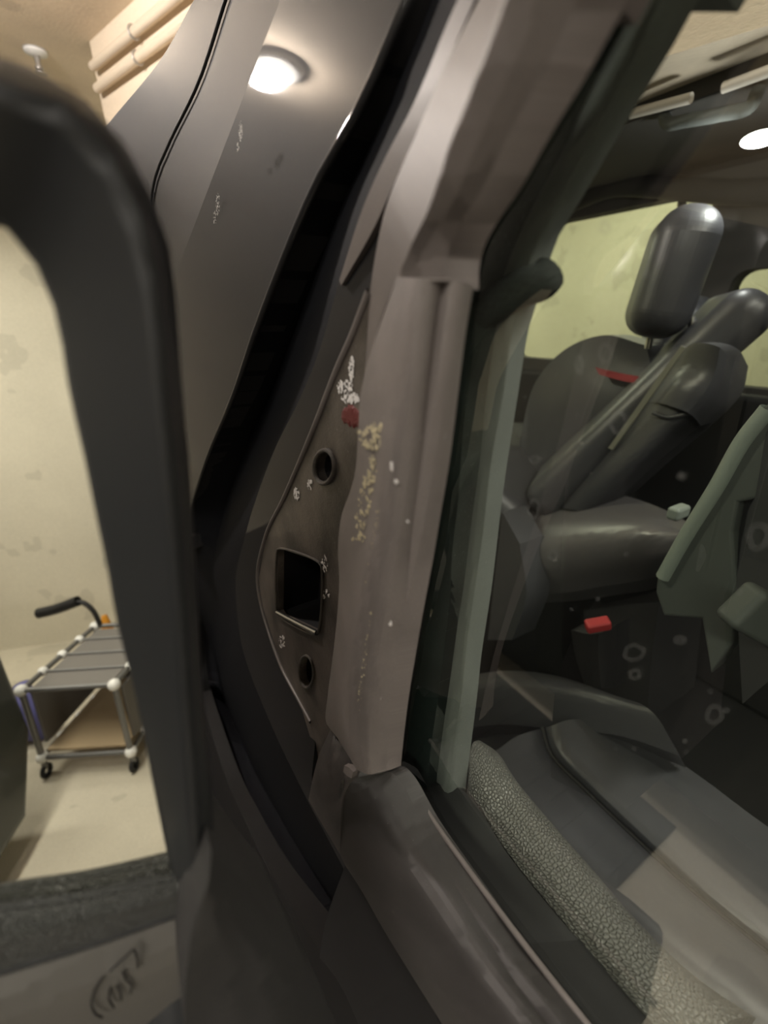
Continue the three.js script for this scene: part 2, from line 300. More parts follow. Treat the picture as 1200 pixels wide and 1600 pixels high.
// fender and lower door skin, bonnet
const fenderTop = X(0, [[297, 960, -0.062], [308, 1060, -0.078], [322, 1119, -0.087], [353, 1215, -0.086], [384, 1287, -0.083], [415, 1350, -0.078], [470, 1440, -0.073], [530, 1530, -0.068], [575, 1600, -0.063], [610, 1660, -0.06]]);
part('front_fender', sheet([fenderTop, fenderTop.map((p, i) => p.clone().add(V(-0.05, -0.12 - 0.01 * i, 0.02))), fenderTop.map((p, i) => V(-0.15, Math.max(0.35, p.y - 0.45), p.z + 0.05))], { thick: V(0.03, 0, 0), n: 60, round: 12 }), M.fender, car);
part('bonnet', sheet([[V(-0.06, 1.12, -0.95), V(-0.07, 1.06, -1.6), V(-0.08, 0.98, -2.4)], [V(0.7, 1.2, -1.05), V(0.7, 1.14, -1.7), V(0.7, 1.02, -2.5)], [V(1.50, 1.12, -0.95), V(1.51, 1.06, -1.6), V(1.52, 0.98, -2.4)]], { thick: V(0, -0.03, 0), n: 20, round: 16 }), M.paint, car);
part('door_skin', sheet([[V(-0.045, 1.13, -0.22), V(-0.045, 1.14, 0.2), V(-0.045, 1.15, 0.85)], [V(-0.07, 0.95, -0.25), V(-0.07, 0.95, 0.2), V(-0.07, 0.95, 0.85)], [V(-0.085, 0.7, -0.25), V(-0.085, 0.7, 0.2), V(-0.085, 0.7, 0.85)], [V(-0.06, 0.42, -0.25), V(-0.06, 0.42, 0.2), V(-0.06, 0.42, 0.85)]], { thick: V(0.02, 0, 0), n: 20, round: 14 }), M.paint, door);

// window frame
const KA = X(0, [[820, -40, -0.040], [802, 0, -0.040], [762, 104, -0.041], [708, 237, -0.042], [675, 333, -0.042], [645, 390, -0.040], [619, 437, -0.036], [597, 493, -0.032], [583, 540, -0.03], [568, 600, -0.026]]);
const K4u = X(0, [[770, -40, -0.022], [748, 0, -0.022], [700, 95, -0.024], [654, 200, -0.026], [604, 321, -0.027], [587, 396, -0.027], [579, 450, -0.027], [575, 490, -0.026], [571, 540, -0.025], [562, 600, -0.023]]);
const KAu = X(0, [[820, -40, -0.040], [802, 0, -0.040], [762, 104, -0.041], [708, 237, -0.042], [675, 333, -0.042], [647, 388, -0.040], [619, 441, -0.036]]);
const K8u = X(0, [[922, -40, -0.032], [903, 0, -0.032], [850, 108, -0.033], [800, 200, -0.034], [754, 292, -0.034], [721, 346, -0.034], [704, 383, -0.034], [697, 417, -0.034], [697, 452, -0.034]]);
part('frame_face', sheet([K4u, KA], { thick: V(0.012, 0, 0.004), n: 60 }), M.frame, door);
const upA = resample(KAu, 60), upB = resample(K8u, 60);
part('window_frame', sheet([[0, 0], [0.12, 0.0050], [0.3, 0.0070], [0.6, 0.0058], [0.85, 0.0030], [1, 0]].map(([k, h]) => upA.map((p, i) => p.clone().lerp(upB[i], k).add(V(-h * (1 - 0.4 * i / 60), 0, 0)))), { thick: V(0.012, 0, 0.004), n: 60, round: 20, smooth: false }), M.frame, door);

// cap over the frame
const C6 = X(0, [[620, 433, -0.041], [605, 475, -0.041], [583, 540, -0.041], [563, 617, -0.041], [560, 667, -0.041], [555, 737, -0.041], [547, 768, -0.041], [533, 808, -0.041], [528, 860, -0.041], [530, 905, -0.041], [527, 960, -0.041], [520, 1025, -0.041], [512, 1087, -0.041], [509, 1128, -0.042], [516, 1139, -0.043], [527, 1153, -0.044]]);
const C6b = X(0, [[640, 434, -0.046], [627, 480, -0.047], [610, 545, -0.047], [597, 617, -0.047], [590, 680, -0.047], [583, 740, -0.047], [575, 790, -0.047], [567, 840, -0.047], [558, 900, -0.047], [549, 965, -0.047], [541, 1030, -0.047], [534, 1085, -0.047], [533, 1125, -0.047], [538, 1160, -0.048], [545, 1182, -0.048]]);
const C7 = X(0, [[657, 436, -0.050], [648, 515, -0.051], [640, 600, -0.051], [628, 667, -0.051], [617, 733, -0.051], [603, 817, -0.051], [587, 875, -0.051], [573, 950, -0.051], [561, 1025, -0.051], [552, 1100, -0.051], [553, 1165, -0.051], [560, 1204, -0.051]]);
const C7b = X(0, [[676, 440, -0.046], [667, 515, -0.047], [658, 600, -0.047], [647, 680, -0.047], [637, 750, -0.047], [626, 830, -0.047], [612, 900, -0.047], [600, 970, -0.047], [589, 1040, -0.047], [580, 1110, -0.047], [578, 1170, -0.047], [580, 1210, -0.047]]);
const C8 = X(0, [[697, 447, -0.037], [687, 517, -0.037], [677, 617, -0.037], [667, 717, -0.037], [653, 817, -0.037], [645, 875, -0.037], [635, 937, -0.037], [622, 1025, -0.037], [612, 1100, -0.037], [605, 1175, -0.037], [603, 1202, -0.037]]);
const cap = part('frame_cap', sheet([C6, C6b, C7, C7b, C8], { thick: V(0.010, 0, 0.003), n: 70, round: 20, crease: 0.5 }), M.trim, door);
cap.userData.label = 'dusty satin grey plastic cover strip';

// mirror mount plate with two round holes and a square one
const ell = (cx, cy, rx, ry, tilt = 0) => Array.from({ length: 28 }, (_, i) => { const a = i / 28 * Math.PI * 2, x = Math.cos(a) * rx, y = Math.sin(a) * ry; return onX(cx + x * Math.cos(tilt) - y * Math.sin(tilt), cy + x * Math.sin(tilt) + y * Math.cos(tilt), -0.026); });
const sailOut = [[577, 455], [562, 505], [550, 527], [527, 577], [490, 671], [445, 776], [416, 838], [404, 905], [411, 950], [439, 1036], [468, 1096], [484, 1150], [478, 1240], [503, 1292], [540, 1240], [545, 1160], [552, 1050], [560, 950], [568, 880], [570, 800], [585, 740], [590, 667], [592, 617], [605, 540], [620, 470]].map(([a, b]) => onX(a, b, -0.026));
const squareHole = [[437, 857], [500, 878], [504, 884], [500, 982], [494, 990], [438, 962], [434, 955], [434, 862]].map(([a, b]) => onX(a, b, -0.026));
const holeA = ell(509, 729, 15.5, 26, 0.06), holeB = ell(480, 1049, 11, 25, -0.03);
const sail = part('mirror_mount_plate', plateX(sailOut, [squareHole, holeA, holeB], -0.026, 0.007, 0), M.sail, door);
sail.userData.label = 'bare mirror mount plate with one square and two round holes';
const rim = (pts, r) => tube(pts.map(p => p.clone().add(V(-0.001, 0, 0))), r, 80, 6, true);
part('hole_rim', rim(holeA, 0.0017), M.sail, door); part('hole_rim', rim(holeB, 0.0014), M.sail, door); part('hole_rim', rim(squareHole, 0.0012), M.sail, door);
part('square_hole_lip', tube([onX(433, 957, -0.0275), onX(465, 974, -0.0275), onX(495, 989, -0.0275)], 0.0022, 16, 8), M.chrome, door);
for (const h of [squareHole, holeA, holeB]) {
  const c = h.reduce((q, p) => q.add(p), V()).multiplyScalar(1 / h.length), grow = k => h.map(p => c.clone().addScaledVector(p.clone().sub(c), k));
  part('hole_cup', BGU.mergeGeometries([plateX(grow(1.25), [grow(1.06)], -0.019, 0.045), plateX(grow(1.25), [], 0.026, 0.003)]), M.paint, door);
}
part('mount_edge_highlight', tube(X(-0.0265, [[577, 455], [550, 525], [527, 576], [490, 670], [445, 775], [415, 838], [402, 905], [409, 950], [437, 1036], [468, 1096], [485, 1128]]), 0.0020, 80, 8), M.frame, door);  // paler tube paints the highlight line along the plate edge

// residues on plate and cap, and painted lamp glints on the plate
flakes('adhesive_residue_and_glints', [[549, 575, 4, 20, 60], [541, 604, 12, 9, 60], [545, 622, 12, 9, 70], [531, 605, 5, 10, 30], [553, 622, 8, 8, 40]], M.residueAndGlint, sail, 0.0006, -0.0265);
flakes('adhesive_residue_and_glints', [[463, 772, 5, 9, 45], [484, 757, 4, 8, 26], [441, 1003, 5, 11, 40], [507, 882, 5, 14, 26], [508, 930, 7, 9, 18]], M.residueAndGlint, sail, 0.0009, -0.0265);  // pale flakes here also paint the lamp glints on the plate
flakes('red_residue', [[548, 650, 10, 7, 160], [556, 655, 7, 6, 80]], M.residueRed, sail, 0.0022, -0.0262);
flakes('tan_residue', (() => { const c = []; for (let k = 0; k < 46; k++) { c.push([578 + (hash(k, 1, 3) - 0.5) * 36, 680 + (hash(k, 2, 3) - 0.5) * 44, 2.5, 2.5, 3]); } for (let k = 0; k < 70; k++) { const s = hash(k, 5, 4); c.push([583 - s * 25 + (hash(k, 6, 4) - 0.5) * 18, 715 + s * 130, 3, 4, 2]); } return c; })(), M.residueTan, cap, 0.00065, -0.0478);
flakes('white_dust', (() => { const c = []; for (let k = 0; k < 150; k++) { const s = Math.pow(hash(k, 8, 4), 0.8); c.push([592 - s * 40 + (hash(k, 9, 4) - 0.5) * 10, 790 + s * 360, 3, 8, 2]); } return c; })(), M.residueTan, cap, 0.00042, -0.0505);
flakes('white_dust', [[612, 727, 1.5, 7, 14], [619, 752, 3, 1, 4], [637, 815, 2, 2, 3], [610, 975, 2, 3, 4]], M.residueAndGlint, cap, 0.0006, -0.0515);

// rubber gap, glass run, inner pillar trim
const gapL = X(0, [[915, -40, -0.004], [897, 0, -0.004], [845, 108, -0.004], [795, 200, -0.004], [748, 292, -0.004], [716, 346, -0.004], [699, 383, -0.004], [692, 417, -0.004], [690, 450, -0.004], [680, 517, -0.004], [670, 617, -0.004], [660, 717, -0.004], [646, 817, -0.004], [638, 875, -0.004], [628, 937, -0.004], [615, 1025, -0.004], [605, 1100, -0.004], [598, 1175, -0.004], [596, 1205, -0.004]]);
const K9 = X(0.004, [[930, -40], [912, 0], [868, 108], [815, 215], [772, 297], [736, 358], [714, 410], [709, 450], [701, 517], [691, 617], [680, 717], [667, 817], [659, 875], [650, 937], [637, 1025], [626, 1100], [619, 1175], [614, 1200]]);
part('window_seal', sheet([gapL, K9], { thick: V(0.010, 0, 0.0), n: 80 }), M.rubber, door);
const K9i = X(0.012, [[925, -40], [908, 0], [862, 108], [810, 215], [767, 297], [731, 358], [710, 410], [705, 450], [697, 517], [687, 617], [676, 717], [663, 817], [655, 875], [646, 937], [633, 1025], [622, 1100], [613, 1180], [640, 1250]]);
const K10 = X(0.02, [[980, -40], [960, 0], [917, 83], [877, 167], [817, 277], [767, 373], [752, 433], [745, 500], [733, 600], [722, 690], [716, 780], [707, 860], [703, 930], [693, 1020], [683, 1100], [672, 1180], [664, 1280]]);
const K10b = X(0.03, [[1010, -40], [990, 0], [950, 83], [905, 180], [850, 290], [805, 380], [782, 450], [774, 517], [760, 620], [750, 717], [735, 830], [724, 920], [711, 1000], [700, 1080], [692, 1142], [676, 1262], [668, 1310]]);
const K11 = X(0.045, [[1113, -40], [1091, 0], [1061, 56], [990, 172], [911, 307], [870, 375], [858, 410], [840, 470], [827, 510], [810, 612], [787, 762], [769, 912], [752, 1025], [746, 1083], [729, 1217], [722, 1270], [705, 1310]]);
part('glass_run', sheet([K9i, K10], { thick: V(0.010, 0, 0), n: 70 }), M.glassRun, door);
part('flocked_channel', sheet([K10, K10b], { thick: V(0.010, 0, 0), n: 70 }), M.flock, door);
part('inner_pillar_trim', sheet([K10b, X(0.030, [[1055, -40], [1035, 0], [1000, 70], [945, 180], [880, 300], [836, 385], [815, 450], [800, 517], [786, 620], [768, 717], [755, 830], [742, 920], [730, 1000], [722, 1080], [712, 1142], [700, 1240], [688, 1310]]), K11], { thick: V(0.004, 0, -0.014), n: 70, round: 8 }), M.innerTrim, door);
const tip = part('weatherstrip_tip', tube([onX(758, 487, 0.026), onX(785, 468, 0.026), onX(815, 450, 0.03), onX(845, 440, 0.036), onX(857, 428, 0.04)], 0.0085, 40, 14), M.flock, door); tip.userData.label = 'curled fuzzy weatherstrip end';

// belt moulding
const moldTop = X(0, [[596, 1207, -0.022], [612, 1207, -0.020], [628, 1224, -0.017], [664, 1290, -0.017], [737, 1400, -0.017], [800, 1493, -0.017], [883, 1602, -0.017], [925, 1655, -0.017]]);
const moldTop2 = X(0, [[565, 1213, -0.038], [575, 1220, -0.037], [590, 1245, -0.036], [630, 1315, -0.035], [700, 1420, -0.035], [760, 1510, -0.035], [832, 1602, -0.035], [870, 1655, -0.035]]);
const moldMid = X(0, [[536, 1217, -0.052], [536, 1240, -0.052], [545, 1285, -0.051], [585, 1360, -0.05], [640, 1450, -0.049], [690, 1525, -0.048], [745, 1602, -0.048], [780, 1655, -0.048]]);
const moldLow = X(0, [[532, 1222, -0.053], [527, 1260, -0.053], [531, 1334, -0.054], [565, 1392, -0.054], [599, 1452, -0.053], [640, 1519, -0.053], [692, 1602, -0.052], [725, 1655, -0.052]]);
const mold = part('belt_moulding', sheet([moldLow, moldMid, moldTop2, moldTop], { thick: V(0.012, -0.002, 0), n: 60, round: 14 }), M.molding, door);
part('moulding_end', sheet([X(0, [[516, 1141, -0.040], [499, 1178, -0.046], [489, 1215, -0.048], [482, 1250, -0.048]]), X(0, [[520, 1143, -0.041], [514, 1190, -0.050], [508, 1240, -0.052], [500, 1282, -0.052]]), X(0, [[528, 1155, -0.040], [548, 1188, -0.048], [535, 1250, -0.053], [531, 1335, -0.054]])], { thick: V(0.010, 0, 0), n: 24, round: 8 }), M.mouldEnd, mold);
part('moulding_clip', sheet([X(0, [[538, 1196, -0.052], [546, 1200, -0.052], [552, 1206, -0.052]]), X(0, [[536, 1206, -0.053], [543, 1213, -0.053], [549, 1216, -0.053]])], { thick: V(0.004, 0, 0), n: 6 }), M.trim, mold);
part('belt_weatherstrip', sheet([moldTop, X(0, [[600, 1196, -0.012], [617, 1186, -0.008], [674, 1277, -0.006], [722, 1345, -0.006], [800, 1450, -0.006], [860, 1528, -0.006], [917, 1600, -0.006], [960, 1655, -0.006]])], { thick: V(0.012, -0.02, 0), n: 60 }), M.rubber, door);
part('weatherstrip_edge', tube(X(-0.009, [[617, 1186], [674, 1277], [722, 1345], [800, 1450], [860, 1528], [917, 1600], [960, 1655]]), 0.0018, 60, 6), M.trim, door);

// inner door: dark shoulder and leather pad
part('inner_door_panel', sheet([X(0.012, [[640, 1230], [690, 1300], [760, 1395], [840, 1500], [917, 1600], [965, 1660]]), X(0, [[705, 1225, 0.035], [735, 1245, 0.04], [790, 1330, 0.04], [870, 1430, 0.04], [960, 1530, 0.045], [1060, 1640, 0.045]]), [V(0.05, 0.6, -0.30), V(0.05, 0.6, -0.2), V(0.05, 0.6, -0.1), V(0.05, 0.6, 0), V(0.05, 0.6, 0.4)]], { thick: V(0.03, 0, 0), n: 40 }), M.black, door);
const padA = X(0, [[733, 1190, 0.046], [735, 1247, 0.043], [756, 1292, 0.042], [826, 1372, 0.042], [876, 1430, 0.042], [914, 1484, 0.042], [1000, 1573, 0.042], [1060, 1650, 0.042]]);
const padA0 = padA.map(p => p.clone().add(V(0.006, -0.03, 0.004)));
const padB = X(0, [[737, 1166, 0.054], [757, 1210, 0.055], [785, 1262, 0.055], [850, 1335, 0.055], [905, 1398, 0.055], [950, 1450, 0.055], [1030, 1540, 0.055], [1100, 1625, 0.055]]);
const padC = X(0, [[742, 1158, 0.062], [775, 1190, 0.072], [805, 1230, 0.075], [865, 1300, 0.075], [927, 1370, 0.075], [980, 1432, 0.075], [1062, 1520, 0.075], [1140, 1595, 0.075]]);
const padD = X(0, [[752, 1158, 0.07], [781, 1180, 0.09], [810, 1226, 0.095], [869, 1296, 0.095], [931, 1367, 0.095], [990, 1436, 0.096], [1080, 1522, 0.098], [1180, 1590, 0.10]]);
const padE = padD.map(p => p.clone().add(V(0.012, -0.035, 0)));
const padMesh = part('leather_door_pad', sheet([padA0, padA, padB, padC, padD, padE], { thick: V(0.002, -0.05, 0), n: 70, round: 24 }), M.leather, door);
padMesh.userData.label = 'black pebbled leather pad along the door top';

// window pane with dried water spots
{
  const out = [[614, 1240], [650, 937], [680, 717], [701, 517], [712, 420], [740, 350], [812, 215], [868, 108], [912, 0], [960, -100]].map(([a, b]) => onX(a, b, 0.008));
  const top = out[out.length - 1];
  out.push(V(0, 1.93, 0.10), V(0, 1.95, 0.76), V(0, 1.14, 0.76), V(0, 1.14, out[0].z + 0.05));
  const sh = new THREE.Shape(out.map(p => new THREE.Vector2(-p.z, p.y)));
  const g = new THREE.ShapeGeometry(sh); g.rotateY(Math.PI / 2); g.translate(0.008, 0, 0);
  const pane = part('side_window', g, M.glass, car); pane.userData.label = 'green tinted side window pane with dried water spots';
  const spots = [[946, 552, 9, 14], [905, 570, 5, 13], [965, 661, 12, 16], [834, 795, 8, 14], [864, 868, 6, 8], [1116, 1116, 11, 14], [990, 1019, 15, 11], [992, 1054, 8, 7], [1185, 838, 15, 20], [1064, 744, 5, 4], [1140, 345, 8, 10], [945, 356, 7, 9], [1062, 1000, 7, 5], [836, 718, 8, 5], [1008, 427, 5, 6]];
  for (const [px, py, w, h] of spots) {
    const pts = []; for (let k = 0; k < 14; k++) { const a = k / 14 * 6.283, q = 0.8 + 0.35 * rnd(); pts.push(onX(px + Math.cos(a) * w * q, py + Math.sin(a) * h * q, 0.0066)); }
    part('water_spot', tube(pts, 0.00009, 42, 5, true), M.spot, pane);
  }
  for (const [px, py] of [[820, 620], [1065, 744], [978, 866], [870, 867], [1135, 1110], [1110, 1080], [893, 952], [934, 936], [1070, 1158], [1072, 1175], [962, 1170], [991, 1170], [926, 1245], [1155, 925]]) {
    const p = onX(px, py, 0.0066); const s = 0.00018 + 0.0002 * rnd(); part('water_spot', new THREE.SphereGeometry(s, 8, 6).scale(0.3, 1, 1.3).translate(p.x, p.y, p.z), M.spot, pane);
  }
}

// roof rail carrying pillar and window frame on to the rear, rear body side
{
  const run = (lines, names, mat, parent, d1, d2) => part(names, sheet(lines.map((l, i) => { const p = l[0], q = d1(p, i), t = p.clone().sub(l[1]).normalize().multiplyScalar(names === 'inner_rail_trim' ? 0.02 : 0.06); return [p.clone(), p.clone().add(t), q, q.clone().add(V(0.0, 0.03, 0.35)), d2(q, i)]; }), { thick: V(0.02, -0.004, 0), n: 40 }), mat, parent);
  const rail = V(0.015, 0.22, 0.26), rear = q => V(q.x, q.y + 0.02, 0.80);
  run([K0, K0b, K1, K2], 'roof_rail', M.paint, car, (p, i) => [V(0.05, 2.0, -0.22), V(0.03, 2.01, -0.12), V(0.01, 2.005, -0.02), V(0.0, 1.965, 0.08)][i], q => V(q.x, 2.0 - 0.02 * (q.x < 0.02 ? 1 : 0), 0.80));
  run([K4u, KAu, K8u], 'window_frame_top', M.frame, door, p => p.clone().add(rail), rear);
  run([gapL, K9], 'seal_top', M.rubber, door, p => p.clone().add(rail), rear);
  run([K10, K10b, K11], 'inner_rail_trim', M.innerTrim, door, p => p.clone().add(rail), rear);
  part('door_pillar', rbox(0.07, 1.56, 0.12, 0.02).translate(0.0, 1.19, 0.82), M.paint, car);
  const side = new THREE.Shape([[-0.88, 0.30], [-1.15, 0.30], [-1.20, 0.55], [-1.35, 0.70], [-1.60, 0.74], [-1.85, 0.70], [-2.0, 0.55], [-2.05, 0.30], [-2.4, 0.40], [-2.42, 1.15], [-2.30, 1.95], [-0.88, 1.98]].map(p => new THREE.Vector2(...p)));
  side.holes.push(new THREE.Path([[-1.0, 1.25], [-2.2, 1.25], [-2.12, 1.85], [-1.0, 1.88]].map(p => new THREE.Vector2(...p))));
  for (const x of [-0.04, 1.50]) {
    const g = new THREE.ExtrudeGeometry(side, { depth: 0.05, bevelEnabled: false }); g.rotateY(Math.PI / 2); g.translate(x, 0, 0);
    const sp = part('rear_side_panel', g, M.paint, car);
    const gl = new THREE.ShapeGeometry(new THREE.Shape([[-1.0, 1.25], [-2.2, 1.25], [-2.12, 1.85], [-1.0, 1.88]].map(p => new THREE.Vector2(...p)))); gl.rotateY(Math.PI / 2); gl.translate(x + 0.025, 0, 0);
    part('rear_side_window', gl, M.glassFar, sp);
  }
  part('rear_roof', box(-0.02, 1.53, 1.95, 2.0, 0.55, 2.30), M.paint, car);
  part('tailgate', box(-0.02, 1.53, 0.40, 1.96, 2.34, 2.42), M.paint, car);
  for (const x of [0.06, 1.46]) for (const z of [-1.7, 1.62]) {
    const w = part('wheel', new THREE.TorusGeometry(0.27, 0.10, 14, 36).rotateY(Math.PI / 2).translate(x, 0.37, z), M.tyre, car);
    part('wheel_rim', new THREE.CylinderGeometry(0.20, 0.20, 0.12, 28).rotateZ(Math.PI / 2).translate(x, 0.37, z), M.steel, w);
  }
}

// ---------------------------------------------------------------- wing mirror
{
  const th = 190 * Math.PI / 180, tl = 4 * Math.PI / 180;
  const nM = V(Math.sin(th) * Math.cos(tl), Math.sin(tl), -Math.cos(th) * Math.cos(tl));
  const p0 = V(-0.15, 1.45, -0.115), aM = V().crossVectors(V(0, 1, 0), nM).normalize(), bM = V().crossVectors(nM, aM);
  const P = (px, py, off) => onPlane(px, py, p0.clone().addScaledVector(nM, off), nM);
  const cx = p0.clone().addScaledVector(aM, -0.085);                       // half way across the mirror
  // closes a right-hand outline by its own mirror image about the middle of the housing
  const ring = (right, off, n = 96, bot = -0.20) => {
    const q = right.map(([x, y]) => P(x, y, off)).map(p => { const d = p.clone().sub(cx); return [d.dot(aM), d.dot(bM)]; });
    const topY = q[0][1] + 0.004, botY = bot;
    const pts = [[0, topY], [q[0][0] * 0.55, topY - 0.001], ...q, [q[q.length - 1][0] - 0.012, botY + 0.02], [q[q.length - 1][0] - 0.04, botY + 0.002], [0, botY]];
    const all = pts.concat(pts.slice(1, -1).reverse().map(([x, y]) => [-x, y]));
    const c = new THREE.CatmullRomCurve3(all.map(([x, y]) => cx.clone().addScaledVector(aM, x).addScaledVector(bM, y).addScaledVector(nM, off)), true, 'centripetal');
    c.arcLengthDivisions = 600; return c.getSpacedPoints(n);
  };
  const outer = [[0, 90], [57, 110], [110, 140], [170, 190], [213, 260], [240, 317], [263, 383], [275, 475], [285, 637], [294, 712], [308, 950], [319, 1119], [331, 1229], [335, 1335], [340, 1462], [342, 1548]];
  const crestO = [[0, 128], [60, 142], [108, 170], [155, 215], [195, 280], [220, 345], [240, 420], [252, 520], [262, 640], [272, 740], [290, 950], [302, 1119], [311, 1229], [317, 1335], [325, 1450], [325, 1540]];
  const crestI = [[0, 168], [45, 178], [90, 200], [135, 240], [170, 300], [195, 360], [215, 430], [228, 520], [238, 640], [248, 740], [268, 950], [281, 1119], [289, 1229], [298, 1335], [306, 1450], [308, 1540]];
  const inner = [[0, 349], [30, 377], [58, 418], [77, 458], [94, 525], [109, 619], [127, 694], [150, 806], [169, 896], [184, 980], [210, 1079], [238, 1220], [262, 1339], [275, 1400], [289, 1470], [297, 1537]];
  const inner2 = inner.map(([x, y]) => [x + 5, y - 6]);
  const rings = [ring(outer, -0.055), ring(outer, -0.010), ring(crestO, 0.0), ring(crestI, -0.001), ring(inner2, -0.020, 96, -0.185), ring(inner, -0.022, 96, -0.182)];
  // a domed back
  const back = [];
  for (const [s, o] of [[0.82, -0.095], [0.5, -0.115], [0.02, -0.12]]) back.push(rings[0].map(p => { const d = p.clone().sub(cx); return cx.clone().addScaledVector(aM, d.dot(aM) * s).addScaledVector(bM, d.dot(bM) * s - 0.04 * (1 - s)).addScaledVector(nM, o); }));
  const loop = r => r.concat([r[0].clone()]);
  const all = [...back.reverse(), ...rings].map(loop);
  const pos = [], uv = [], idx = [], C = all[0].length;
  all.forEach((r, i) => r.forEach((p, j) => { pos.push(p.x, p.y, p.z); uv.push(i * 0.02, j * 0.006); }));
  for (let i = 0; i < all.length - 1; i++) for (let j = 0; j < C - 1; j++) idx.push(i * C + j, i * C + j + 1, (i + 1) * C + j, i * C + j + 1, (i + 1) * C + j + 1, (i + 1) * C + j);
  const g = new THREE.BufferGeometry(); g.setAttribute('position', new THREE.Float32BufferAttribute(pos, 3)); g.setAttribute('uv', new THREE.Float32BufferAttribute(uv, 2)); g.setIndex(idx); g.computeVertexNormals();
  const housing = part('wing_mirror', g, M.housing, car); housing.userData.label = 'black wing mirror with thick rounded housing';
  // reflecting glass
  const gr = ring(inner, -0.0222, 96, -0.182), gp = [], gi = []; const mid = gr.reduce((s, p) => s.add(p), V()).multiplyScalar(1 / gr.length);
  const glassG = (() => { const sh = new THREE.Shape(gr.map(p => { const d = p.clone().sub(cx); return new THREE.Vector2(d.dot(aM), d.dot(bM)); })); const e = new THREE.ExtrudeGeometry(sh, { depth: 0.003, bevelEnabled: false }); const m = new THREE.Matrix4().makeBasis(aM, bM, nM); m.setPosition(cx.clone().addScaledVector(nM, -0.0262)); e.applyMatrix4(m); return e; })();
  const glass = part('mirror_glass', glassG, M.mirror, housing); glass.userData.label = 'mirror glass showing a cart and pale floor';
  // ledge across the foot of the glass
  const row = (pts, off) => pts.map(([x, y]) => P(x, y, off));
  const ledge = part('grained_ledge', sheet([row([[-190, 1455], [0, 1420], [120, 1403], [280, 1370]], -0.0225), row([[-190, 1465], [0, 1430], [120, 1412], [280, 1376]], -0.018), row([[-190, 1520], [0, 1470], [140, 1438], [283, 1398]], -0.014), row([[-190, 1560], [0, 1500], [140, 1462], [285, 1415]], -0.0165), row([[-190, 1592], [0, 1527], [140, 1484], [287, 1432]], -0.020)], { thick: nM.clone().multiplyScalar(-0.003), n: 50, round: 16 }), M.leatherSmall, housing);
  ledge.userData.label = 'black pebbled ledge across the foot of the mirror';
  part('ledge_lip', tube(row([[-190, 1585], [0, 1520], [140, 1477], [287, 1426]], -0.0185), 0.0006, 50, 8), M.housing, housing);
  const lp = part('lower_panel', sheet([row([[-190, 1592], [0, 1527], [140, 1484], [288, 1432]], -0.0205), row([[-190, 1640], [0, 1575], [140, 1532], [294, 1475]], -0.0165), row([[-190, 1700], [0, 1640], [140, 1600], [296, 1545]], -0.018), row([[-190, 1800], [0, 1760], [140, 1730], [300, 1680]], -0.020)], { thick: nM.clone().multiplyScalar(-0.002), n: 50, round: 14 }), M.ledgePanel, housing);
  const strokes = [[[160, 1528], [148, 1548], [143, 1568], [150, 1585], [160, 1590]], [[172, 1545], [170, 1560], [178, 1575]], [[183, 1540], [188, 1552], [190, 1562]], [[172, 1518], [185, 1505], [200, 1492], [208, 1484], [213, 1492], [216, 1512]], [[192, 1518], [196, 1530], [206, 1540], [204, 1552]]];
  for (const s of strokes) part('marker_stroke', tube(s.map(([x, y]) => P(x, y, -0.0152)), 0.0004, 30, 6), M.ink, lp);
  // arm
  const armT = [[330, 1330, 0.135], [352, 1350, 0.150], [387, 1383, 0.175], [415, 1421, 0.19], [456, 1466, 0.205], [484, 1524, 0.215], [525, 1600, 0.225], [545, 1650, 0.23]].map(a => atD(...a));
  const armM = [[325, 1380, 0.130], [338, 1400, 0.138], [360, 1440, 0.150], [385, 1480, 0.16], [415, 1530, 0.168], [440, 1590, 0.175], [470, 1660, 0.18], [490, 1700, 0.185]].map(a => atD(...a));
  const armL = [[300, 1440, 0.135], [296, 1480, 0.135], [290, 1530, 0.136], [288, 1580, 0.138], [290, 1640, 0.140], [300, 1700, 0.143], [320, 1760, 0.148], [345, 1820, 0.153]].map(a => atD(...a));
  part('mirror_arm', sheet([armT, armM, armL], { thick: V(0.0, -0.03, -0.06), n: 40, round: 12 }), M.arm, housing);
}

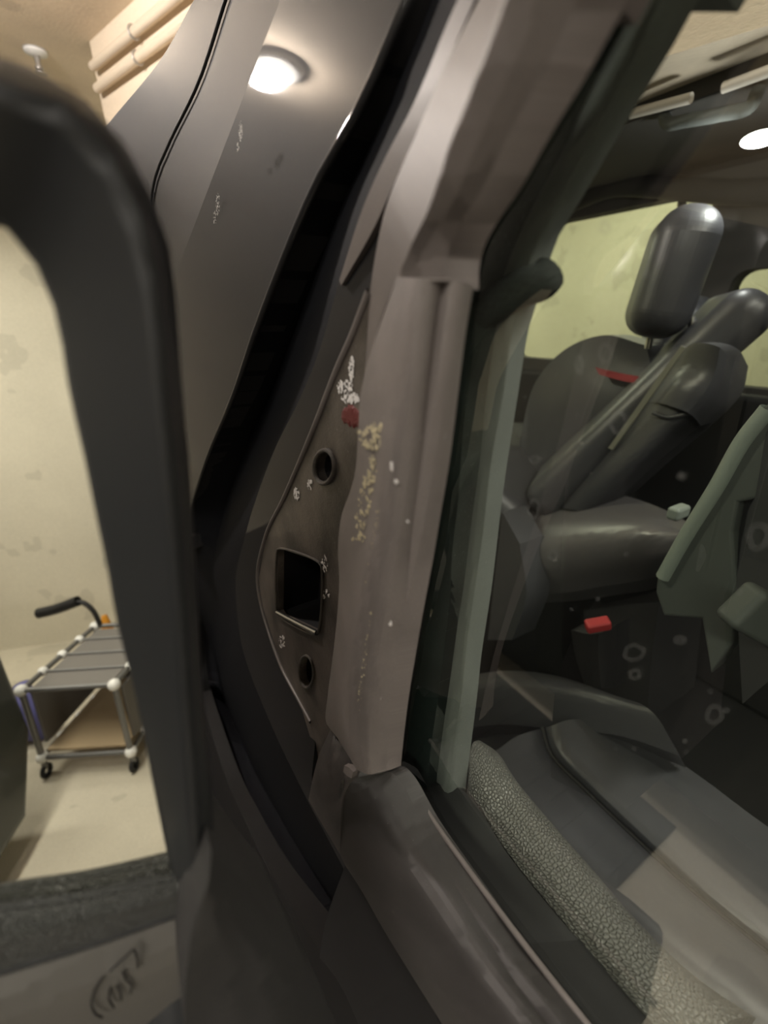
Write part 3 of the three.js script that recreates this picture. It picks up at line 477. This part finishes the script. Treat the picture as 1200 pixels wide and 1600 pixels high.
// ---------------------------------------------------------------- inside the car
const place = (m, p, ry = 0, rx = 0, rz = 0) => { m.position.copy(p); m.rotation.set(rx, ry, rz, 'YXZ'); return m; };
{
  // far side: door panel with window openings, roof with opening
  const shp = new THREE.Shape([[0.0, 0.35], [2.6, 0.35], [2.6, 1.12], [2.25, 1.36], [2.05, 1.98], [0.0, 1.98]].map(p => new THREE.Vector2(...p)));   // (-z + 0.5 , y)
  const w = (z0, z1, y0, y1, r = 0.05) => { const pth = new THREE.Path(); const a = -z1 + 0.5, b = -z0 + 0.5; pth.moveTo(a + r, y0); pth.lineTo(b - r, y0); pth.quadraticCurveTo(b, y0, b, y0 + r); pth.lineTo(b, y1 - r); pth.quadraticCurveTo(b, y1, b - r, y1); pth.lineTo(a + r, y1); pth.quadraticCurveTo(a, y1, a, y1 - r); pth.lineTo(a, y0 + r); pth.quadraticCurveTo(a, y0, a + r, y0); return pth; };
  const wins = [[-1.50, -0.80, 1.40, 1.89], [-0.70, -0.25, 1.37, 1.68]];
  for (const q of wins) shp.holes.push(w(...q));
  const g = new THREE.ExtrudeGeometry(shp, { depth: 0.06, bevelEnabled: false }); g.rotateY(Math.PI / 2); g.translate(1.45, 0, 0.5);
  const far = part('far_side_panel', g, M.headliner, car); far.userData.label = 'inner far side of the cabin with window openings';
  for (const [z0, z1, y0, y1] of wins) part('far_window', new THREE.PlaneGeometry(z1 - z0, y1 - y0).rotateY(Math.PI / 2).translate(1.48, (y0 + y1) / 2, (z0 + z1) / 2), M.glassFar, far);
  part('far_door_card', rbox(0.05, 0.95, 2.2, 0.02).translate(1.43, 0.88, -0.7), M.dark, far);
  // roof skin with opening
  const rs = new THREE.Shape([[-0.02, -0.55], [1.52, -0.55], [1.52, 1.45], [0.97, 1.45], [0.97, -0.40], [0.14, -0.40], [0.14, 0.25], [-0.02, 0.25]].map(p => new THREE.Vector2(...p)));   // (x, -z): open over the front seats
  const rg = new THREE.ExtrudeGeometry(rs, { depth: 0.05, bevelEnabled: false }); rg.rotateX(-Math.PI / 2); rg.translate(0, 1.95, 0);
  const roof = part('roof', rg, M.headliner, car); roof.userData.label = 'dark roof lining around the roof opening';
  for (const [a, b] of [[[985, 178], [1080, 153]], [[1130, 137], [1215, 106]]]) part('mirrored_tube_strip', tube([onX(...a, 0.93), onX((a[0] + b[0]) / 2, (a[1] + b[1]) / 2, 0.93), onX(...b, 0.93)], 0.009, 20, 10), M.pale, roof);  // solid pale tubes stand for lamp tubes reflected in the window
  part('grab_handle', tube([onX(1035, 165, 1.0), onX(1044, 192, 0.98), onX(1075, 188, 0.97), onX(1130, 178, 0.97), onX(1170, 168, 0.98), onX(1185, 140, 1.0)], 0.012, 40, 10), M.innerTrim, roof);
  const dl = onX(1188, 217, 0.98); const glowSpot = part('glow_spot', new THREE.SphereGeometry(0.024, 20, 14).scale(1.1, 0.5, 1.3).translate(dl.x, dl.y, dl.z), M.spotGlow, roof);  // added glowing spot, set for a bright glint in the window glass
  const pl = new THREE.PointLight(0xffffff, 0.12, 0, 2); pl.position.set(dl.x, dl.y - 0.04, dl.z); pl.castShadow = true; pl.name = 'glow_spot_light'; roof.add(pl);  // added point light under the glowing spot
  part('roof_crossbar', tube([onX(890, 318, 1.40), onX(960, 292, 1.40), onX(1080, 296, 1.40), onX(1140, 300, 1.40), onX(1250, 296, 1.40)], 0.03, 30, 12), M.dark, roof);
  part('belt_strap', tube([onX(1066, 310, 1.42), onX(1064, 335, 1.40), onX(1058, 352, 1.38)], 0.012, 12, 8), M.dark, roof);
  // dark floor pan, tunnel
  part('cabin_floor', box(0.03, 1.45, 0.33, 0.40, -1.7, 0.5), M.dark, car);
  part('rear_bulkhead', box(0.03, 1.45, 0.40, 1.30, 0.42, 0.5), M.dark, car);
  part('dashboard', sheet([[V(0.06, 1.16, -0.95), V(0.7, 1.18, -1.0), V(1.40, 1.16, -0.95)], [V(0.06, 1.12, -1.35), V(0.7, 1.16, -1.45), V(1.40, 1.12, -1.35)], [V(0.06, 0.7, -1.5), V(0.7, 0.7, -1.5), V(1.4, 0.7, -1.5)]], { thick: V(0, -0.15, 0), n: 16, round: 10 }), M.dark, car);
}
{
  // far seat: backrest with two bolsters, headrest on posts
  const SR = 0.55;                                               // turned toward the near side as it is seen
  const seat = part('far_seat', (() => {
    const gs = []; const g = rbox(0.36, 0.62, 0.10, 0.045); gs.push(g);
    return gs[0]; })(), M.seat, car);
  const base = onX(985, 640, 0.98); place(seat, base, SR, 0.62);
  seat.userData.label = 'far black seat with headrest and red stripe';
  part('bolster', new THREE.CapsuleGeometry(0.075, 0.46, 8, 20).scale(1, 1, 0.8).translate(0.19, -0.02, -0.04), M.seat, seat);
  part('cushion', rbox(0.5, 0.13, 0.5, 0.05).translate(0, -0.36, -0.25), M.seat, seat);
  const hr = onX(1046, 432, 0.98);
  const head = part('headrest', (() => { const g = rbox(0.225, 0.255, 0.12, 0.055, 6); const p = g.attributes.position; for (let i = 0; i < p.count; i++) { const y = p.getY(i); p.setX(i, p.getX(i) * (1 - 0.25 * Math.max(0, y / 0.13) ** 2)); } g.computeVertexNormals(); return g; })(), M.seat, car);
  place(head, hr, SR + 0.1, 0.12); head.userData.label = 'headrest of the far seat';
  for (const s of [[1018, 515, 1012, 545], [1082, 515, 1078, 545]]) part('headrest_post', tube([onX(s[0], s[1] - 20, 0.98), onX((s[0] + s[2]) / 2, (s[1] + s[3]) / 2, 0.98), onX(s[2], s[3], 0.98)], 0.008, 8, 10), M.chrome, car);
  // near bolster with sheen
  part('near_bolster', sheet([X(0, [[1062, 552, 0.86], [1035, 590, 0.85], [1000, 640, 0.84], [950, 700, 0.83], [905, 750, 0.82], [862, 792, 0.82]]), X(0, [[1085, 538, 0.82], [1070, 580, 0.80], [1030, 640, 0.79], [980, 700, 0.78], [925, 755, 0.77], [885, 795, 0.77]]), X(0, [[1125, 545, 0.81], [1110, 600, 0.79], [1062, 655, 0.78], [1005, 710, 0.77], [950, 765, 0.77], [910, 800, 0.77]]), X(0, [[1146, 575, 0.86], [1135, 620, 0.85], [1085, 672, 0.84], [1030, 720, 0.83], [975, 770, 0.82], [935, 805, 0.82]])], { thick: V(0.06, 0, 0), n: 30, round: 14 }), M.seat, seat.parent).userData.label = 'dark leather side bolster';
  part('bolster_cap', sheet([X(0, [[1064, 548, 0.83], [1048, 575, 0.835], [1035, 598, 0.835], [1012, 628, 0.83]]), X(0, [[1086, 536, 0.795], [1073, 572, 0.795], [1060, 600, 0.77], [1040, 632, 0.765]]), X(0, [[1125, 543, 0.765], [1117, 582, 0.77], [1100, 615, 0.765], [1075, 645, 0.76]]), X(0, [[1147, 573, 0.83], [1140, 605, 0.835], [1125, 635, 0.835], [1095, 665, 0.83]])], { thick: V(0.05, 0, 0), n: 20, round: 12 }), M.seat, seat.parent).userData.label = 'smooth rounded shoulder of the seat';
  part('belt_webbing', sheet([X(0.79, [[1064, 540], [1010, 615], [950, 700]]), X(0.79, [[1071, 543], [1017, 620], [957, 703]])], { thick: V(0.004, 0, 0), n: 20 }), M.strap, car);
  part('seat_piping', tube(X(0.775, [[1020, 645], [1045, 652], [1078, 646]]), 0.004, 16, 6), M.seat, car);
  part('red_stripe', sheet([X(0, [[930, 574, 0.93], [968, 583, 0.92], [1012, 591, 0.91]]), X(0, [[936, 585, 0.92], [972, 595, 0.91], [1012, 601, 0.90]])], { thick: V(0.004, 0, 0.0), n: 12 }), M.redDark, car);
  // far bolster, with its rounded shoulder
  part('far_bolster', sheet([X(0, [[812, 690, 0.95], [835, 600, 1.0], [880, 548, 1.02], [940, 524, 1.03], [1010, 540, 1.0]]), X(0, [[815, 780, 0.92], [860, 660, 0.95], [905, 600, 0.96], [960, 570, 0.97], [1020, 580, 0.95]]), X(0, [[850, 800, 0.90], [900, 720, 0.92], [950, 660, 0.93], [1000, 620, 0.93], [1040, 610, 0.92]])], { thick: V(0.08, 0, 0), n: 30, round: 10 }), M.seat, car);
}
{
  // console with padded armrest, buckle
  const c = part('console_armrest', sheet([X(0, [[795, 795, 0.80], [850, 772, 0.86], [960, 772, 0.86], [1035, 795, 0.80], [1085, 822, 0.74]]), X(0, [[800, 842, 0.70], [860, 828, 0.70], [950, 815, 0.70], [1020, 812, 0.70], [1075, 828, 0.70]]), X(0, [[822, 864, 0.655], [880, 852, 0.655], [950, 840, 0.655], [1010, 832, 0.66], [1068, 834, 0.67]]), X(0, [[826, 895, 0.65], [885, 880, 0.65], [950, 868, 0.65], [1010, 860, 0.655], [1066, 856, 0.665]]), X(0, [[832, 930, 0.68], [890, 925, 0.68], [950, 915, 0.68], [1010, 905, 0.68], [1060, 890, 0.69]])], { thick: V(0.05, -0.05, 0), n: 30, round: 20 }), M.console, car);
  c.userData.label = 'padded console armrest between the seats';
  part('console_body', sheet([X(0.72, [[835, 925], [920, 920], [1040, 890]]), X(0.70, [[838, 1010], [920, 1015], [1020, 1010]]), X(0.70, [[842, 1110], [920, 1120], [1010, 1130]])], { thick: V(0.2, 0, 0), n: 16, round: 8 }), M.dark, car);
  part('gear_side_panel', sheet([X(0, [[785, 800, 0.62], [775, 880, 0.60], [762, 1000, 0.58]]), X(0, [[812, 850, 0.60], [822, 930, 0.58], [800, 1000, 0.57]])], { thick: V(0.08, 0, 0), n: 14, round: 6 }), M.seat, car);
  const st = part('buckle_stalk', sheet([X(0.56, [[892, 985], [900, 1030], [915, 1075]]), X(0.53, [[935, 990], [935, 1030], [940, 1075]]), X(0.56, [[965, 975], [962, 1030], [960, 1075]])], { thick: V(0.04, 0, 0), n: 10, round: 8 }), M.black, car);
  const b = part('buckle_button', rbox(0.042, 0.020, 0.022, 0.005), M.red, st); place(b, onX(934, 976, 0.525), -HEAD, 0.2, 0.28); b.userData.label = 'red release button';
  // near seat: cushion, bolster, side shield
  const Y = arr => arr.map(([a, b, y]) => onY(a, b, y));
  const seam = [[848, 1138], [862, 1180], [915, 1235], [985, 1302], [1080, 1390], [1190, 1480], [1300, 1570]];
  const sh2 = (dx, dy, y) => Y(seam.map(([a, b]) => [a + dx, b + dy, y]));
  const cu = part('near_seat_cushion', sheet([sh2(-1, 0, 0.880), sh2(-12, 3, 0.900), sh2(-40, 12, 0.906), sh2(-90, 40, 0.908), Y([[690, 1150, 0.88], [715, 1250, 0.88], [790, 1360, 0.87], [880, 1450, 0.86], [980, 1540, 0.86], [1080, 1640, 0.86], [1180, 1740, 0.86]])], { thick: V(0.0, -0.12, 0), n: 40, round: 20 }), M.seat, car);
  cu.userData.label = 'near seat cushion in smooth leather';
  part('near_seat_insert', sheet([sh2(1, 0, 0.880), sh2(14, -4, 0.902), sh2(45, -14, 0.908), Y([[985, 1132, 0.905], [1040, 1175, 0.905], [1110, 1225, 0.905], [1190, 1285, 0.90], [1290, 1350, 0.90], [1400, 1420, 0.90], [1500, 1500, 0.90]])], { thick: V(0, -0.12, 0.0), n: 40, round: 18 }), M.seat, cu);
  part('cushion_seam', tube(sh2(0, 0, 0.884), 0.004, 60, 8), M.black, cu);
  part('near_seat_bolster', sheet([X(0, [[700, 1062, 0.50], [790, 1048, 0.52], [870, 1056, 0.53], [930, 1075, 0.54], [965, 1090, 0.54]]), X(0, [[700, 1082, 0.44], [790, 1068, 0.45], [870, 1074, 0.46], [950, 1090, 0.47], [1010, 1105, 0.47]]), X(0, [[700, 1100, 0.43], [780, 1086, 0.44], [870, 1090, 0.45], [960, 1105, 0.46], [1030, 1125, 0.46]]), X(0, [[700, 1145, 0.42], [780, 1132, 0.43], [870, 1140, 0.44], [970, 1150, 0.45], [1060, 1180, 0.45]])], { thick: V(0.05, -0.06, 0), n: 30, round: 16 }), M.seat, cu);
  const shield = [[1033, 905], [1070, 840], [1120, 760], [1160, 690], [1200, 640], [1240, 600], [1250, 760], [1150, 780], [1141, 830], [1148, 930], [1142, 1000], [1114, 1045], [1103, 962], [1042, 957], [1031, 925]].map(([a, b]) => onX(a, b, 0.46));
  part('near_seat_side_shield', plateX(shield, [], 0.46, 0.03, 0.004), M.plastic, car).userData.label = 'grey green plastic side shield of the near seat';
  part('shield_edge', tube(X(0.457, [[1036, 902], [1072, 838], [1122, 758], [1162, 688], [1202, 638]]), 0.009, 30, 10), M.paleGreen, car);
  part('near_seat_back', sheet([X(0, [[1150, 770, 0.50], [1190, 690, 0.46], [1240, 600, 0.44]]), X(0, [[1150, 900, 0.46], [1220, 800, 0.42], [1300, 650, 0.40]]), X(0, [[1160, 1100, 0.44], [1260, 1000, 0.38], [1340, 800, 0.36]])], { thick: V(0.10, 0, 0), n: 20, round: 8 }), M.seat, car);
  part('belt_latch', rbox(0.04, 0.022, 0.02, 0.006), M.paleGreen, car).position.copy(onX(1060, 800, 0.62));
  part('belt_latch', rbox(0.04, 0.022, 0.02, 0.008), M.paleGreen, car).position.copy(onX(1080, 617, 1.1));
  const bk = part('belt_anchor', rbox(0.07, 0.05, 0.03, 0.008), M.plastic, car); place(bk, onX(1190, 962, 0.40), -HEAD, 0, -0.5);
}

// ---------------------------------------------------------------- things behind the camera that the mirror shows
{
  // trolley of grey tubes with white corner joints
  const t = thing('tube_trolley', 'grey tube trolley with white corner joints and a bent handle', 'trolley', [-1.05, 0, 1.74]);
  t.rotation.y = 0.17;
  const w = 0.37, d = 0.50, y0 = 0.10, y1 = 0.43, bar = (a, b, r = 0.011, m = M.tube, n = 'tube') => part(n, tube([a, a.clone().lerp(b, 0.5), b], r, 6, 10), m, t);
  const cs = [[-1, -1], [1, -1], [1, 1], [-1, 1]];
  for (const [sx, sz] of cs) bar(V(sx * w / 2, 0.05, sz * d / 2), V(sx * w / 2, y1, sz * d / 2), 0.012);
  for (const y of [y0, y1]) for (let k = 0; k < 4; k++) { const a = cs[k], b = cs[(k + 1) % 4]; bar(V(a[0] * w / 2, y, a[1] * d / 2), V(b[0] * w / 2, y, b[1] * d / 2), 0.011); }
  for (const [sx, sz] of cs) for (const y of [y0, y1]) { part('corner_joint', new THREE.SphereGeometry(0.024, 16, 12).translate(sx * w / 2, y, sz * d / 2), M.white, t); }
  for (let k = 1; k < 4; k++) for (const sx of [-1, 1]) for (const y of [y0, y1]) part('corner_joint', new THREE.SphereGeometry(0.020, 14, 10).translate(sx * w / 2, y, -d / 2 + d * k / 4), M.white, t);
  for (let k = 1; k < 4; k++) for (const y of [y0, y1]) bar(V(-w / 2, y, -d / 2 + d * k / 4), V(w / 2, y, -d / 2 + d * k / 4), 0.007);
  part('deck', rbox(w - 0.03, 0.015, d - 0.03, 0.004).translate(0, y0 + 0.02, 0), M.wood, t);
  part('top_board', rbox(w - 0.05, 0.012, d - 0.05, 0.004).translate(0, y1 - 0.01, 0), M.greyBoard, t);
  for (const sx of [-1, 1]) part('side_board', rbox(0.012, y1 - y0 - 0.08, d - 0.08, 0.004).translate(sx * (w / 2 + 0.0), (y0 + y1) / 2, 0), M.greyBoard, t);
  part('back_board', rbox(w - 0.08, y1 - y0 - 0.06, 0.012, 0.004).translate(0, (y0 + y1) / 2, d / 2), M.greyBoard, t);
  part('handle_stem', tube([V(-w / 2 + 0.03, y1, d / 2), V(-w / 2 + 0.01, y1 + 0.09, d / 2), V(-w / 2 - 0.03, y1 + 0.135, d / 2), V(-w / 2 - 0.10, y1 + 0.135, d / 2)], 0.012, 24, 10), M.black, t);
  part('handle_grip', tube([V(-w / 2 - 0.05, y1 + 0.145, d / 2), V(-w / 2 - 0.16, y1 + 0.11, d / 2), V(-w / 2 - 0.26, y1 + 0.09, d / 2)], 0.026, 12, 12), M.black, t);
  for (const [sx, sz] of cs) { part('castor', new THREE.TorusGeometry(0.022, 0.010, 10, 20).rotateY(Math.PI / 2).translate(sx * w / 2, 0.032, sz * d / 2), M.black, t); }
  const b = thing('orange_cone', 'small orange cone standing behind the tube trolley', 'cone', [-1.24, 0, 2.25]);
  b.scale.setScalar(0.75);
  part('cone_body', new THREE.LatheGeometry([[0.0, 0.50], [0.02, 0.50], [0.10, 0.03], [0.09, 0.03], [0, 0.47]].map(p => new THREE.Vector2(...p)), 28), M.orange, b);
  part('cone_base', rbox(0.24, 0.03, 0.24, 0.01).translate(0, 0.015, 0), M.black, b);
  const bag = thing('blue_bag', 'small blue bag on the floor by the trolley', 'bag', [-1.44, 0, 1.80]);
  part('bag_body', (() => { const g = new THREE.SphereGeometry(0.16, 24, 16); g.scale(1, 1.15, 0.8); const p = g.attributes.position; for (let i = 0; i < p.count; i++) { const n = 1 + 0.08 * Math.sin(p.getX(i) * 40) * Math.cos(p.getY(i) * 35); p.setXYZ(i, p.getX(i) * n, Math.max(-0.15, p.getY(i)) * n, p.getZ(i) * n); } g.translate(0, 0.165, 0); g.scale(0.6, 0.75, 0.6); g.computeVertexNormals(); return g; })(), M.blue, bag);
  part('bag_neck', new THREE.LatheGeometry([[0.01, 0.24], [0.02, 0.255], [0.04, 0.29], [0.03, 0.29], [0.0, 0.25]].map(p => new THREE.Vector2(...p)), 16), M.blue, bag);
}
{
  // grey green car parked alongside
  const c = thing('parked_car', 'grey green car parked beside the black car across a narrow aisle', 'car', [-1.95, 0, -0.55]);
  const W = 1.6; c.scale.set(1, 1, 0.86);
  const prof = [[-2.15, 0.40], [-2.12, 0.75], [-1.6, 0.9], [-1.0, 0.96], [-0.35, 1.40], [0.9, 1.46], [1.65, 1.05], [2.1, 0.98], [2.15, 0.4], [2.0, 0.17]];
  const sh = new THREE.Shape(); sh.moveTo(-2.0, 0.17); for (const p of prof) sh.lineTo(...p);
  sh.lineTo(1.69, 0.17); sh.absarc(1.35, 0.32, 0.36, -0.43, Math.PI + 0.43, false); sh.lineTo(-1.01, 0.17); sh.absarc(-1.35, 0.32, 0.36, -0.43, Math.PI + 0.43, false); sh.lineTo(-2.0, 0.17);
  const g = new THREE.ExtrudeGeometry(sh, { depth: W - 0.1, bevelEnabled: true, bevelSize: 0.05, bevelThickness: 0.05, bevelSegments: 4 }); g.translate(0, 0, -(W - 0.1) / 2); g.rotateY(-Math.PI / 2);
  part('car_body', g, M.carGreen, c);
  for (const sx of [-1, 1]) for (const z of [-1.35, 1.35]) {
    const wheel = part('wheel', new THREE.TorusGeometry(0.245, 0.085, 14, 36).rotateY(Math.PI / 2).translate(sx * (W / 2 - 0.1), 0.33, z), M.tyre, c);
    part('wheel_rim', new THREE.CylinderGeometry(0.19, 0.19, 0.10, 28).rotateZ(Math.PI / 2).translate(sx * (W / 2 - 0.1), 0.33, z), M.steel, wheel);
  }
  for (const sx of [-1, 1]) for (const [z0, z1, z2, z3] of [[-0.85, 0.10, 0.10, -0.35], [0.16, 1.35, 0.95, 0.16]]) {
    const s2 = new THREE.Shape([[z0, 1.0], [z1, 1.0], [z2, 1.38], [z3, 1.36]].map(p => new THREE.Vector2(...p)));
    const e = new THREE.ExtrudeGeometry(s2, { depth: 0.008, bevelEnabled: false }); e.rotateY(-Math.PI / 2); e.translate(sx * (W / 2 + 0.003) + 0.004, 0, 0); part('side_glass', e, M.darkGlass, c);
  }
  for (const sx of [-1, 1]) { part('head_lamp', rbox(0.34, 0.12, 0.06, 0.02).translate(sx * 0.6, 0.72, -2.16), M.white, c); part('tail_lamp', rbox(0.30, 0.14, 0.06, 0.02).translate(sx * 0.62, 0.85, 2.17), M.redDark, c); }
}
{
  const mat = thing('added_floor_mat', 'added black ribbed rubber mat between the cars that darkens the window reflection', 'mat', [-0.70, 0, -1.70]);  // unseen mat, added so the window mirrors a dark floor there
  part('mat_sheet', rbox(0.92, 0.012, 2.8, 0.005).translate(0, 0.006, 0), M.rubber, mat);
  for (let k = 0; k < 34; k++) part('rib', rbox(0.88, 0.006, 0.03, 0.002).translate(0, 0.014, -1.35 + k * 0.082), M.rubber, mat);
}
scene.traverse(o => { if (o.isMesh && o.castShadow === undefined) { o.castShadow = true; o.receiveShadow = true; } });
renderer.render(scene, camera);
